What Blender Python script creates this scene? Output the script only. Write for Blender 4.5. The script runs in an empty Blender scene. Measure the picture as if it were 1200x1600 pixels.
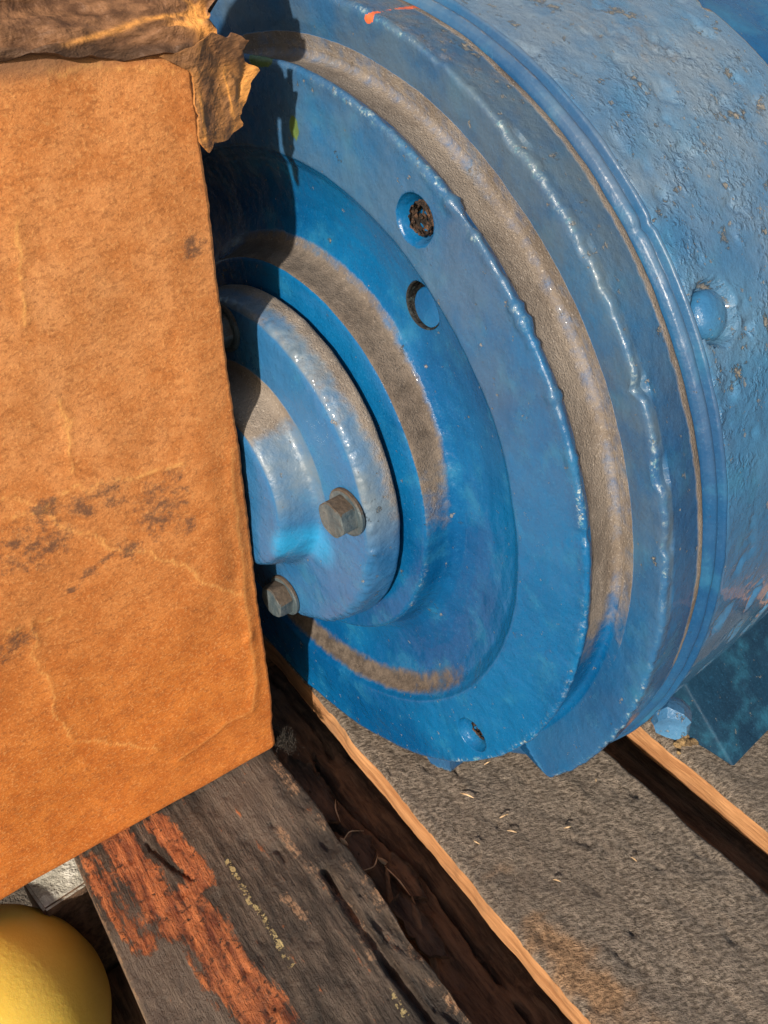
import bpy, bmesh, math, random
import numpy as np
from mathutils import Matrix, Vector

# ------------------------------------------------------------------ camera
U = 0.2                                   # one modelling unit = 0.2 m (radius of the motor's machined face)
sc = bpy.context.scene
COL = sc.collection
cam_d = bpy.data.cameras.new("camera"); cam = bpy.data.objects.new("camera", cam_d); COL.objects.link(cam)
Rm = Matrix(((0.74627022, 0.40558737, -0.52780644), (-0.66303486, 0.38280748, -0.64330646), (-0.05886872, 0.83003453, 0.55459639)))
cam.matrix_world = Matrix.Translation(Vector((-1.28914396, -1.91643393, 1.29832578)) * U) @ Rm.to_4x4()
cam_d.sensor_fit = 'VERTICAL'; cam_d.sensor_height = 36; cam_d.sensor_width = 27
cam_d.lens = 33.192; cam_d.clip_start = 0.01; cam_d.clip_end = 200
sc.camera = cam
# ------------------------------------------------------------------ light
SUN = Vector((-1.0, -0.565, 0.50)).normalized()
el = math.asin(SUN.z)
w = bpy.data.worlds.new("World"); sc.world = w; w.use_nodes = True
sky = w.node_tree.nodes.new('ShaderNodeTexSky'); sky.sky_type = 'NISHITA'; sky.sun_disc = False; sky.dust_density = 3.0; sky.air_density = 1.3
sky.sun_elevation = el; sky.sun_rotation = math.atan2(SUN.x, SUN.y)
bg = w.node_tree.nodes['Background']; bg.inputs['Strength'].default_value = 0.078
w.node_tree.links.new(sky.outputs[0], bg.inputs[0])
sd = bpy.data.lights.new("sun", 'SUN'); sd.energy = 5.0; sd.angle = math.radians(1.4); sd.color = (1.0, 0.885, 0.745)
so = bpy.data.objects.new("sun", sd); COL.objects.link(so)
so.rotation_euler = SUN.to_track_quat('Z', 'Y').to_euler(); so.location = SUN * 3
sc.view_settings.view_transform = 'Standard'; sc.view_settings.look = 'None'
sc.view_settings.exposure = 0.35; sc.view_settings.gamma = 1

rnd = random.Random(7)
# ------------------------------------------------------------------ numpy noise
def _h(i, j, k, s):
    n = (i * 374761393 + j * 668265263 + k * 2147483647 + s * 1274126177) & 0xFFFFFFFF
    n = ((n ^ (n >> 13)) * 1103515245) & 0xFFFFFFFF
    n = ((n ^ (n >> 16)) * 668265263) & 0xFFFFFFFF
    return ((n ^ (n >> 15)) & 0xFFFF) / 65535.0
def vn(P, s=0):
    P = np.asarray(P, float); I = np.floor(P).astype(np.int64); F = P - I; F = F * F * (3 - 2 * F)
    r = 0
    for a in (0, 1):
        for b in (0, 1):
            for c in (0, 1):
                wt = (F[..., 0] if a else 1 - F[..., 0]) * (F[..., 1] if b else 1 - F[..., 1]) * (F[..., 2] if c else 1 - F[..., 2])
                r = r + wt * _h(I[..., 0] + a, I[..., 1] + b, I[..., 2] + c, s)
    return r * 2 - 1
def fbm(P, o=4, s=0):
    P = np.asarray(P, float); r = 0; a = 0.5
    for k in range(o):
        r = r + a * vn(P, s + k * 17); P = P * 2.03 + 5.1; a *= 0.5
    return r
def sst(a, b, x):
    t = np.clip((x - a) / (b - a), 0, 1); return t * t * (3 - 2 * t)
def segd(P, line):
    """distance from 2-D points (..,2) to a polyline"""
    best = np.full(P.shape[:-1], 1e9)
    L = np.array(line, float)
    for a, b in zip(L[:-1], L[1:]):
        ab = b - a; t = np.clip(((P - a) @ ab) / (ab @ ab + 1e-12), 0, 1)
        d = P - (a + t[..., None] * ab); best = np.minimum(best, np.sqrt((d ** 2).sum(-1)))
    return best

# ------------------------------------------------------------------ mesh helpers
def raw_mesh(name, V, F, mats, attrs=None, smooth=True, midx=None, sharp=None):
    me = bpy.data.meshes.new(name)
    V = np.asarray(V, float) * U
    me.vertices.add(len(V)); me.vertices.foreach_set('co', V.ravel())
    if isinstance(F, np.ndarray):
        n = len(F); k = F.shape[1]
        me.loops.add(n * k); me.loops.foreach_set('vertex_index', F.ravel().astype(np.int32))
        me.polygons.add(n); me.polygons.foreach_set('loop_start', np.arange(0, n * k, k, dtype=np.int32))
    else:
        tot = sum(len(f) for f in F)
        me.loops.add(tot); me.loops.foreach_set('vertex_index', np.array([i for f in F for i in f], np.int32))
        me.polygons.add(len(F)); st = np.cumsum([0] + [len(f) for f in F[:-1]]).astype(np.int32)
        me.polygons.foreach_set('loop_start', st)
        n = len(F)
    me.polygons.foreach_set('use_smooth', np.full(n, smooth))
    for m in (mats if isinstance(mats, (list, tuple)) else [mats]): me.materials.append(m)
    if midx is not None: me.polygons.foreach_set('material_index', np.asarray(midx, np.int32))
    me.update(calc_edges=True); me.validate()
    if attrs:
        for k, v in attrs.items():
            a = me.attributes.new(k, 'FLOAT', 'POINT'); a.data.foreach_set('value', np.asarray(v, np.float32).ravel())
    if sharp is not None: me.set_sharp_from_angle(angle=math.radians(sharp))
    return me
def link(name, me, parent=None, loc=(0, 0, 0), rot=(0, 0, 0)):
    o = bpy.data.objects.new(name, me); COL.objects.link(o)
    o.location = Vector(loc) * U; o.rotation_euler = rot
    if parent: o.parent = parent
    return o
def empty(name, loc=(0, 0, 0)):
    o = bpy.data.objects.new(name, None); COL.objects.link(o); o.location = Vector(loc) * U; o.empty_display_size = 0.02
    return o
def tag(o, label=None, cat=None, group=None, kind=None):
    if label: o['label'] = label
    if cat: o['category'] = cat
    if group: o['group'] = group
    if kind: o['kind'] = kind
    return o
def grid_faces(n, m, close_u=True, close_v=False):
    """n along u (loop), m along v"""
    un = n if close_u else n - 1; vn_ = m if close_v else m - 1
    i, j = np.meshgrid(np.arange(un), np.arange(vn_), indexing='ij'); i2 = (i + 1) % n; j2 = (j + 1) % m
    return np.stack([i * m + j, i * m + j2, i2 * m + j2, i2 * m + j], -1).reshape(-1, 4)
def resample(poly, ds, smooth=0):
    P = np.array(poly, float)
    d = np.r_[0, np.cumsum(np.sqrt((np.diff(P, axis=0) ** 2).sum(1)))]
    n = max(2, int(round(d[-1] / ds)) + 1); t = np.linspace(0, d[-1], n)
    Q = np.stack([np.interp(t, d, P[:, k]) for k in range(P.shape[1])], 1)
    for _ in range(smooth):
        Q[1:-1] = (Q[:-2] + 2 * Q[1:-1] + Q[2:]) / 4
    return Q
def lathe(prof, nseg, fn=None, cut=None):
    """prof: (m,2) of (x, r), closed to the axis by both ends. returns V, F(list), phi, nrm"""
    ph = np.linspace(0, 2 * np.pi, nseg, endpoint=False)
    X = np.broadcast_to(prof[:, 0], (nseg, len(prof))).copy(); Rr = np.broadcast_to(prof[:, 1], (nseg, len(prof))).copy()
    PH = np.broadcast_to(ph[:, None], X.shape)
    t = np.gradient(prof, axis=0); t /= np.linalg.norm(t, axis=1)[:, None] + 1e-9
    nx, nr = -t[:, 1], t[:, 0]                  # outward for a profile that starts at the front axis
    if fn: X, Rr = fn(X, Rr, PH, nx, nr)
    V = np.stack([X, Rr * np.cos(PH), Rr * np.sin(PH)], -1)
    nz = nr[None] * np.sin(PH)
    return V, nz, PH, nx, nr
def close_lathe(V, caps=True):
    n, m, _ = V.shape
    F = [tuple(f) for f in grid_faces(n, m)[:, ::-1].tolist()]
    F.append(tuple(i * m for i in range(n))); F.append(tuple(i * m + m - 1 for i in reversed(range(n))))
    return V.reshape(-1, 3), F
def small_lathe(name, prof, n, mat, axis='x', sharp=35, jitter=0.0, seed=0):
    prof = np.array(prof, float); V, *_ = lathe(prof, n); Vf, F = close_lathe(V)
    if jitter: Vf = Vf + np.stack([fbm(Vf * 30, 2, seed + k) for k in range(3)], -1) * jitter
    if axis == 'z': Vf = np.stack([Vf[:, 2], Vf[:, 1], -Vf[:, 0]], -1)
    return raw_mesh(name, Vf, F, mat, sharp=sharp)

# ------------------------------------------------------------------ material helpers
class NT:
    def __init__(s, name):
        s.m = bpy.data.materials.new(name); s.m.use_nodes = True; s.t = s.m.node_tree; s.t.nodes.clear()
        s.out = s.t.nodes.new('ShaderNodeOutputMaterial'); s.b = s.t.nodes.new('ShaderNodeBsdfPrincipled')
        s.t.links.new(s.b.outputs[0], s.out.inputs[0])
        tc = s.t.nodes.new('ShaderNodeTexCoord'); vm = s.t.nodes.new('ShaderNodeVectorMath'); vm.operation = 'SCALE'
        vm.inputs['Scale'].default_value = 1 / U; s.t.links.new(tc.outputs['Object'], vm.inputs[0]); s.P = vm.outputs[0]
    def set(s, i, v):
        if hasattr(v, 'is_output') or isinstance(v, bpy.types.NodeSocket): s.t.links.new(v, i)
        elif isinstance(v, (tuple, list)) and len(v) == 3 and i.type == 'RGBA': i.default_value = (*v, 1)
        else: i.default_value = v
    def map(s, scale=(1, 1, 1), rot=(0, 0, 0), loc=(0, 0, 0), src=None):
        n = s.t.nodes.new('ShaderNodeMapping'); n.inputs['Scale'].default_value = scale; n.inputs['Rotation'].default_value = rot
        n.inputs['Location'].default_value = loc; s.t.links.new(src or s.P, n.inputs[0]); return n.outputs[0]
    def noise(s, scale, detail=4, rough=0.55, src=None, dist=0.0, off=None):
        n = s.t.nodes.new('ShaderNodeTexNoise'); n.inputs['Scale'].default_value = scale; n.inputs['Detail'].default_value = detail
        n.inputs['Roughness'].default_value = rough; n.inputs['Distortion'].default_value = dist
        p = src or s.P
        if off: p = s.map(loc=(off, off * 1.7, -off), src=p)
        s.t.links.new(p, n.inputs['Vector']); return n.outputs[0]
    def vor(s, scale, feature='F1', src=None, rand=1.0):
        n = s.t.nodes.new('ShaderNodeTexVoronoi'); n.feature = feature; n.inputs['Scale'].default_value = scale
        n.inputs['Randomness'].default_value = rand
        s.t.links.new(src or s.P, n.inputs['Vector']); return n.outputs['Distance']
    def attr(s, name):
        n = s.t.nodes.new('ShaderNodeAttribute'); n.attribute_name = name; return n.outputs['Fac']
    def ramp(s, v, a, b, lo=0.0, hi=1.0):
        n = s.t.nodes.new('ShaderNodeMapRange'); n.interpolation_type = 'SMOOTHSTEP'; s.set(n.inputs[0], v)
        for k, x in zip((1, 2, 3, 4), (a, b, lo, hi)): s.set(n.inputs[k], x)
        return n.outputs[0]
    def math(s, op, a, b=0.0, c=None, clamp=False):
        n = s.t.nodes.new('ShaderNodeMath'); n.operation = op; n.use_clamp = clamp; s.set(n.inputs[0], a); s.set(n.inputs[1], b)
        if c is not None: s.set(n.inputs[2], c)
        return n.outputs[0]
    def mix(s, f, a, b):
        n = s.t.nodes.new('ShaderNodeMix'); n.data_type = 'RGBA'; s.set(n.inputs[0], f); s.set(n.inputs[6], a); s.set(n.inputs[7], b); return n.outputs[2]
    def mixf(s, f, a, b):
        n = s.t.nodes.new('ShaderNodeMix'); n.data_type = 'FLOAT'; s.set(n.inputs[0], f); s.set(n.inputs[2], a); s.set(n.inputs[3], b); return n.outputs[0]
    def bump(s, h, dist, strength=1.0, prev=None):
        n = s.t.nodes.new('ShaderNodeBump'); n.inputs['Distance'].default_value = dist * U; s.set(n.inputs['Strength'], strength)
        s.t.links.new(h, n.inputs['Height'])
        if prev: s.t.links.new(prev, n.inputs['Normal'])
        return n.outputs[0]
    def done(s, color=None, rough=None, normal=None, **kw):
        if color is not None: s.set(s.b.inputs['Base Color'], color)
        if rough is not None: s.set(s.b.inputs['Roughness'], rough)
        if normal is not None: s.t.links.new(normal, s.b.inputs['Normal'])
        for k, v in kw.items(): s.set(s.b.inputs[k.replace('_', ' ')], v)
        return s.m

DUST = (0.215, 0.185, 0.158)
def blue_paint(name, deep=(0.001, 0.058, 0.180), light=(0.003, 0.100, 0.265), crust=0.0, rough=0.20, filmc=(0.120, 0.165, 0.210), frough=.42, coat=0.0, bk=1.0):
    s = NT(name)
    big = s.noise(2.2, 3, .5); mid = s.noise(9, 5, .6, off=3.1); fine = s.noise(70, 4, .6)
    c = s.mix(s.ramp(big, .35, .65), deep, light)
    c = s.mix(s.ramp(mid, .5, .75, 0, .35), c, (0.03, 0.20, 0.33))
    c = s.mix(s.ramp(fine, .55, .8, 0, .20), c, (0.03, 0.18, 0.36))
    micro = s.noise(230, 3, .65, off=5.5)
    c = s.mix(s.ramp(micro, .58, .72, 0, .25), c, (0.07, 0.24, 0.42)); c = s.mix(s.ramp(micro, .44, .30, 0, .40), c, (deep[0] * .4, deep[1] * .45, deep[2] * .45))
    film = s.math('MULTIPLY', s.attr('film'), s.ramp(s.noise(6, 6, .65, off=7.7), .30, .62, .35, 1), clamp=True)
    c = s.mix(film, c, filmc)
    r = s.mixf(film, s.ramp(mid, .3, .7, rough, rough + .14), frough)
    wear = s.attr('wear')
    wn = s.noise(13, 8, .68, off=1.3)
    pit = s.ramp(s.math('ADD', s.noise(42, 5, .65, off=12.3), s.math('MULTIPLY', wear, .10)), .685, .72)
    wf = s.math('MAXIMUM', s.ramp(s.math('ADD', wn, s.math('MULTIPLY', wear, .145)), .705, .735), s.math('MULTIPLY', pit, .75))
    edge = s.math('SUBTRACT', s.ramp(s.math('ADD', wn, s.math('MULTIPLY', wear, .145)), .688, .705), wf, clamp=True)
    c = s.mix(wf, c, s.mix(s.ramp(fine, .4, .65), (0.15, 0.155, 0.155), (0.25, 0.225, 0.19)))
    c = s.mix(s.math('MULTIPLY', edge, .6), c, (0.02, 0.035, 0.05))
    r = s.mixf(wf, r, .62)
    ew = s.math('MULTIPLY', s.attr('edge_glint_wear'), s.math('MULTIPLY', s.ramp(s.noise(75, 6, .78, off=21.0), .50, .62), s.ramp(s.noise(8, 4, .6, off=23.0), .42, .62, .12, 1)), clamp=True)
    c = s.mix(ew, c, s.mix(s.ramp(fine, .4, .6), (0.11, 0.27, 0.33), (0.42, 0.48, 0.46)))  # pale chipped paint along the edges, doubling as glints painted into the colour
    dn = s.noise(30, 6, .7, off=2.2); dn2 = s.noise(7, 4, .6, off=9.0)
    d = s.math('ADD', s.attr('dust'), s.math('MULTIPLY', s.math('SUBTRACT', dn, .5), .80))
    d = s.math('ADD', d, s.math('MULTIPLY', s.math('SUBTRACT', dn2, .5), .5))
    df = s.ramp(d, .30, .80)
    dc = s.mix(s.ramp(s.noise(160, 3, .7), .56, .74, 0, .8), s.mix(s.ramp(dn2, .35, .7), DUST, (0.135, 0.112, 0.094)), (0.42, 0.38, 0.34))
    dc = s.mix(s.math('MULTIPLY', s.attr('dirt'), .85), dc, s.mix(s.ramp(dn, .35, .65), (0.030, 0.023, 0.018), (0.100, 0.080, 0.065)))
    c = s.mix(df, c, dc); r = s.mixf(df, r, .92)
    h = s.math('ADD', s.math('MULTIPLY', s.noise(11, 5, .55, off=4.4), 1.0), s.math('MULTIPLY', s.noise(45, 5, .6), .22))
    h = s.math('ADD', s.math('ADD', h, s.math('MULTIPLY', s.noise(120, 3, .6), .06)), s.math('MULTIPLY', micro, .03))
    bl = s.attr('blister'); bn = s.noise(64, 3, .5, off=15.0, dist=.4); bm_ = s.math('MULTIPLY', bl, s.ramp(s.noise(9, 5, .65, off=16.5), .46, .60))
    h = s.math('ADD', h, s.math('MULTIPLY', s.math('MULTIPLY', s.ramp(bn, .40, .62), bm_), .55))
    n1 = s.bump(h, .013 * bk, .8)
    cr = s.math('ADD', s.math('MULTIPLY', s.noise(40, 7, .72, off=6.1), 1.0), s.math('MULTIPLY', s.vor(34), .35))
    n2 = s.bump(cr, .030, s.math('ADD', s.math('MULTIPLY', wear, crust), .04, clamp=True), n1)
    for at_, cc in (('chip_green', (0.10, 0.16, 0.05)), ('chip_red', (0.62, 0.13, 0.05)), ('bright', (0.02, 0.24, 0.50))):
        f_ = s.ramp(s.math('MULTIPLY', s.attr(at_), s.math('ADD', s.math('MULTIPLY', fine if at_ != 'bright' else mid, 2.2 if at_ != 'bright' else .6), -.1 if at_ != 'bright' else .5)), .42 if at_ != 'bright' else .1, .56 if at_ != 'bright' else .9)
        c = s.mix(f_, c, cc)
    s.b.inputs['Coat IOR'].default_value = 1.45 + .35 * coat; s.set(s.b.inputs['Coat Weight'], s.math('MULTIPLY', s.math('SUBTRACT', 1.0, s.math('MAXIMUM', df, wf)), coat, clamp=True)); s.b.inputs['Coat Roughness'].default_value = .055
    n3 = s.bump(s.math('SUBTRACT', s.math('MULTIPLY', df, s.noise(220, 2, .6)), s.math('MULTIPLY', wf, .9)), .006, .7, n2)
    return s.done(c, r, n3, Specular_IOR_Level=.32)
M_bell = blue_paint('bell_paint', crust=.35, coat=.2, rough=.15, filmc=(0.080, 0.122, 0.165), frough=.34, bk=.8)
M_body = blue_paint('body_paint', deep=(0.018, 0.115, 0.27), light=(0.045, 0.175, 0.34), crust=.42, rough=.13, filmc=(0.17, 0.225, 0.285), frough=.24, coat=.65, bk=.7)
M_cap = blue_paint('cap_paint', deep=(0.004, 0.080, 0.225), light=(0.016, 0.118, 0.290), crust=.35, rough=.15, coat=.35)
M_teal = blue_paint('joint_paint', deep=(0.003, 0.052, 0.155), light=(0.010, 0.090, 0.215), bk=.45, crust=.1, rough=.22)
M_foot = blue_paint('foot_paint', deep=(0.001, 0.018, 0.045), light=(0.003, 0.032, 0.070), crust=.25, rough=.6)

def mat_bolt():
    s = NT('dull_steel'); n = s.noise(18, 6, .65); f = s.noise(90, 3)
    geo = s.t.nodes.new('ShaderNodeNewGeometry'); sep = s.t.nodes.new('ShaderNodeSeparateXYZ'); s.t.links.new(geo.outputs['True Normal'], sep.inputs[0])
    c = s.mix(s.ramp(n, .35, .65), (0.055, 0.085, 0.105), (0.125, 0.150, 0.160))
    dust = s.math('MULTIPLY', s.ramp(sep.outputs[2], .15, .5), s.ramp(n, .2, .45), clamp=True)
    c = s.mix(dust, c, s.mix(f, (0.03, 0.023, 0.017), (0.125, 0.095, 0.072)))
    c = s.mix(s.ramp(f, .62, .7, 0, .7), c, (0.03, 0.03, 0.03))
    return s.done(c, s.mixf(dust, .42, .9), s.bump(s.math('ADD', n, s.math('MULTIPLY', f, .4)), .008, .8), Metallic=.25)
M_bolt = mat_bolt()
def mat_rust():
    s = NT('rusty_thread'); n = s.noise(60, 6, .7); c = s.mix(s.ramp(n, .42, .62), (0.012, 0.008, 0.006), (0.16, 0.085, 0.05))
    return s.done(c, .85, s.bump(n, .02, 1))
M_rust = mat_rust()

# ------------------------------------------------------------------ MOTOR
H = 1.06                                  # the deck boards' top lies at z = -H
motor = empty('electric_motor', (0.55, 0, -H))
tag(motor, 'blue painted round electric motor with a stepped flange lying on the pallet', 'motor')
OFF = np.array([0.55, 0, -H])
def mpart(name, V, F, mat, attrs=None, sharp=None, parent=None, poff=None):
    V = np.asarray(V).reshape(-1, 3).copy(); V[:, 2] = np.maximum(V[:, 2], -H + 0.006)
    o = link(name, raw_mesh(name, V - OFF, F, mat, attrs, sharp=sharp), parent or motor)
    return o

def bell():
    prof = [(.02, 0), (-.036, .02), (-.037, .30), (-.039, .536), (-.037, .543), (-.030, .546), (.02, .554), (.040, .566), (.052, .590), (.057, .63),
            (.056, .67), (.046, .72), (.030, .768), (.014, .787), (.010, .794), (.001, .800), (-.001, .88), (-.002, .970), (-.004, .986), (-.003, .995), (.003, .999),
            (.012, .996), (.03, .985), (.06, .980), (.098, .977), (.114, .982), (.118, .992), (.113, 1.01), (.098, 1.06), (.090, 1.100), (.088, 1.115), (.090, 1.121),
            (.096, 1.124), (.15, 1.124), (.215, 1.120), (.228, 1.116), (.233, 1.105), (.233, 1.02), (.26, 1.0), (.26, .02), (.26, 0)]
    P = np.vstack([resample(prof[:3], .06), resample(prof[2:-3], .0050, 1)[1:], resample(prof[-3:], .1)[1:]])
    P[0, 1] = 1e-3; P[-1, 1] = 1e-3
    n = 1000
    def fn(X, R, PH, nx, nr):
        B = np.stack([X, R * np.cos(PH), R * np.sin(PH)], -1)
        big = R > .3
        d = fbm(B * 7, 3, 1) * .0042 + fbm(B * 26, 3, 2) * .0014
        d = d * big
        crest = np.exp(-(((R - .990) / .016) ** 2)) * (X < .018)
        cl = np.stack([np.cos(PH) * 30, np.sin(PH) * 30, R * 6], -1)
        # hand-laid lumps of paint on the crest and chips out of the rim
        l1 = fbm(cl, 4, 5); l2 = np.maximum(fbm(cl * .55, 3, 9) - .12, 0)
        seg = sst(95, 118, np.degrees(PH)) * (1 - sst(205, 235, np.degrees(PH)))
        flk = vn(cl * 2.6, 14) * .5 + vn(cl * 5.5, 15) * .35
        spot = sum(np.exp(-((np.degrees(PH) - a_) / w_) ** 2) * k_ for a_, w_, k_ in ((139.0, .8, 1), (141.6, .7, .8), (144.0, 1.2, 1.0), (146.5, .5, .7), (152.5, .8, .8), (160, .6, .5), (128.5, .9, .7), (133, .7, .5)))
        d = d + crest * (l1 * .003 + flk * .0022 - l2 * .012 + spot * .0045 * (1 + 3 * l1)) * (0.12 + .88 * seg)
        rim = np.exp(-(((R - 1.118) / .014) ** 2)) * (X < .112)
        l3 = fbm(cl * 1.3 + 9, 4, 12)
        Rn = R + rim * (l3 * .006 + vn(cl * 3, 18) * .0030 + vn(cl * 7, 19) * .0015)
        for a, wd, dp in ((154.5, .9, .020), (163.5, 1.6, .012), (140, .8, .010), (128, 1.2, .012), (172, .7, .008)):
            Rn = Rn - rim * dp * np.exp(-((np.degrees(PH) - a) / wd) ** 2)
        X2 = X + nx * d; R2 = Rn + nr * d
        # rim cut away at the foot side: a scallop between two lugs
        deg = np.degrees(PH) % 360
        for a0, a1 in ((219.5, 246.0), (249.0, 300), (303, 318)):
            g = sst(a0, a0 + (16 if a0 > 250 else 4.5), deg) * (1 - sst(a1 - 4.5, a1, deg))
            lim = .985 + (1 - g) * .15
            R2 = np.where((X > .05), np.minimum(R2, lim), R2)
        return X2, R2
    V, nz, PH, nx, nr = lathe(P, n, fn)
    X = V[..., 0]; R = np.hypot(V[..., 1], V[..., 2]); deg = np.degrees(PH)
    x0, r0 = P[:, 0][None], P[:, 1][None]
    n0 = nz
    dust = np.zeros_like(X)
    step = ((r0 > .972) & (r0 < 1.03) & (x0 > .022) & (x0 < .125)).astype(float)
    up = sst(60, 80, deg) * (1 - sst(176, 206, deg))
    dust += step * up * (1.02 - .35 * sst(.07, .115, x0))
    face = ((r0 >= 1.0) & (x0 > .08) & (x0 < .125)) * (1 - sst(.99, 1.035, r0)) * up
    dust = np.maximum(dust, face * .9)
    hub = ((r0 > .543) & (r0 < .66) & (x0 > -.036)) * (1 - sst(.553, .576, r0) * (.35 + .65 * sst(115, 165, deg)))* (1 - sst(.58, .60, r0)) * sst(50, 75, deg) * (1 - sst(150, 200, deg))
    dust = np.maximum(dust, hub)
    dish = sst(.690, .755, r0) * (1 - sst(.770, .806, r0)) * sst(190, 246, deg) * (1 - sst(300, 338, deg)) * (x0 < .1)
    dust = np.maximum(dust, dish * .88)
    gap = sst(.185, .215, x0) * (r0 > 1.09) * sst(20, 50, deg) * (1 - sst(182, 215, deg))
    dust = np.maximum(dust, gap * .95)
    rimtop = (x0 > .10) * (r0 > 1.09) * sst(.55, .98, nz)
    dust = np.maximum(dust, rimtop * .45)
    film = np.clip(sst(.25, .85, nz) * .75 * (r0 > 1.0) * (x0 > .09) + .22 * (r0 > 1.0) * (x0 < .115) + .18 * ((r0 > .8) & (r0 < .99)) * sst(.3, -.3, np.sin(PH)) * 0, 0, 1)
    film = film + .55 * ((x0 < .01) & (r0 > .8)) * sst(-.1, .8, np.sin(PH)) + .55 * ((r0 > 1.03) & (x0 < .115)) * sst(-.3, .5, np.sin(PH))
    wear = .18 + .30 * ((x0 > .10) & (r0 > 1.09)) * sst(0, .5, nz) + .15 * np.exp(-((r0 - .99) / .02) ** 2)
    Vf, F = close_lathe(V)
    Vf = Vf.copy(); Vf[:, 2] = np.maximum(Vf[:, 2], -H + .006)
    W = V; Y_, Z_ = W[..., 1], W[..., 2]
    gd = lambda y, z, ry, rz: 1 - sst(.5, 1.3, np.sqrt(((Y_ - y) / ry) ** 2 + ((Z_ - z) / rz) ** 2))
    green = np.maximum(gd(-.03, .990, .05, .016), .8 * gd(-.13, .86, .02, .03)) * (x0 < .02)
    red = gd(-.300, 1.072, .016, .012) * (x0 > .07)
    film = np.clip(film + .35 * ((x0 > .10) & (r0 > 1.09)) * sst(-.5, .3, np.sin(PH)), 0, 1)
    me = raw_mesh('end_bell', Vf - OFF, F, M_bell, {'dust': dust, 'film': film, 'wear': wear, 'chip_green': green, 'chip_red': red * .8, 'edge_glint_wear': np.clip(np.exp(-((r0 - .992) / .007) ** 2) * (x0 < .012) * sst(80, 110, deg) * (1 - sst(230, 260, deg)) * (.4 + .9 * sst(-.2, .25, fbm(np.stack([np.cos(PH) * 9, np.sin(PH) * 9, PH * 0], -1), 3, 141)))
        + .8 * np.exp(-((r0 - 1.119) / .005) ** 2) * (x0 < .10) + .5 * np.exp(-((r0 - .544) / .003) ** 2) * (x0 < -.02), 0, 1), 'dirt': np.clip(hub * .8 + (dish > .01) * 1.0 + 0 * dust, 0, 1)}, sharp=50)
    o = link('end_bell', me, motor)
    # drilled holes
    cutters = []
    def cutter(y, z, prof):
        c = link('cutter', small_lathe('cutter', prof, 40, M_bell, sharp=None), motor, (-.55, y, z + H)); cutters.append(c)
    cutter(-.508, .727, [(-.03, 0), (-.03, .0585), (.0, .0555), (.008, .050), (.030, .041), (.040, .034), (.2, .034), (.2, 0)])
    cutter(-.655, -.643, [(-.03, 0), (-.03, .056), (.0, .053), (.014, .044), (.03, .034), (.2, .034), (.2, 0)])
    cutter(-.475, .525, [(-.03, 0), (-.03, .056), (.2, .056), (.2, 0)])
    for c in cutters:
        md = o.modifiers.new('b', 'BOOLEAN'); md.operation = 'DIFFERENCE'; md.solver = 'EXACT'; md.object = c
    bpy.context.view_layer.update(); dg = bpy.context.evaluated_depsgraph_get()
    nm = bpy.data.meshes.new_from_object(o.evaluated_get(dg), preserve_all_data_layers=True, depsgraph=dg)
    o.modifiers.clear(); o.data = nm; nm.name = 'end_bell'
    for c in cutters: bpy.data.objects.remove(c)
    return o
BELL = bell()
# rusty thread inside the upper hole, dark bottom of the lower one, round pipe plug in the dish
def thread_mesh():
    n, m = 48, 40; ph = np.linspace(0, 2 * np.pi, n, endpoint=False); x = np.linspace(.012, .15, m)
    PH, X = np.meshgrid(ph, x, indexing='ij')
    R = .0335 - .0045 * (0.5 + 0.5 * np.sin((X / .011 + PH / (2 * np.pi)) * 2 * np.pi)) + fbm(np.stack([X * 90, np.cos(PH) * 4, np.sin(PH) * 4], -1), 3, 3) * .012
    R[:, -1] = .001
    V = np.stack([X, R * np.cos(PH), R * np.sin(PH)], -1)
    return raw_mesh('thread', V.reshape(-1, 3), grid_faces(n, m), M_rust)
tm = thread_mesh()
def bell_child(name, me, x, y, z): return link(name, me, BELL, (x - .55, y, z + H))
bell_child('thread', tm, -.002, -.508, .727); bell_child('thread', tm, .016, -.655, -.643)
pm = small_lathe('pipe_plug', [(.0, 0), (.000, .030), (.001, .0440), (.004, .0465), (.10, .0465), (.10, 0)], 56, M_bell)
for k, v in (('dust', 0), ('film', .05), ('wear', .1)):
    a = pm.attributes.new(k, 'FLOAT', 'POINT'); a.data.foreach_set('value', np.full(len(pm.vertices), v, np.float32))
bell_child('pipe_plug', pm, .051, -.4850, .5190)

V, *_ = lathe(np.array([(.046, .0562), (.047, .0535), (.053, .0515), (.058, .054), (.064, .0505), (.072, .053), (.080, .050), (.12, .049)]), 56)
s_ = NT('black_grime'); gn = s_.noise(60, 5, .7); M_grime = s_.done(s_.mix(s_.ramp(gn, .5, .7), (0.006, 0.007, 0.008), (0.03, 0.05, 0.055)), .55, s_.bump(gn, .01))
bell_child('plug_thread', raw_mesh('plug_thread', V.reshape(-1, 3), grid_faces(56, 8), M_grime), .0, -.475, .525)

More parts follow.
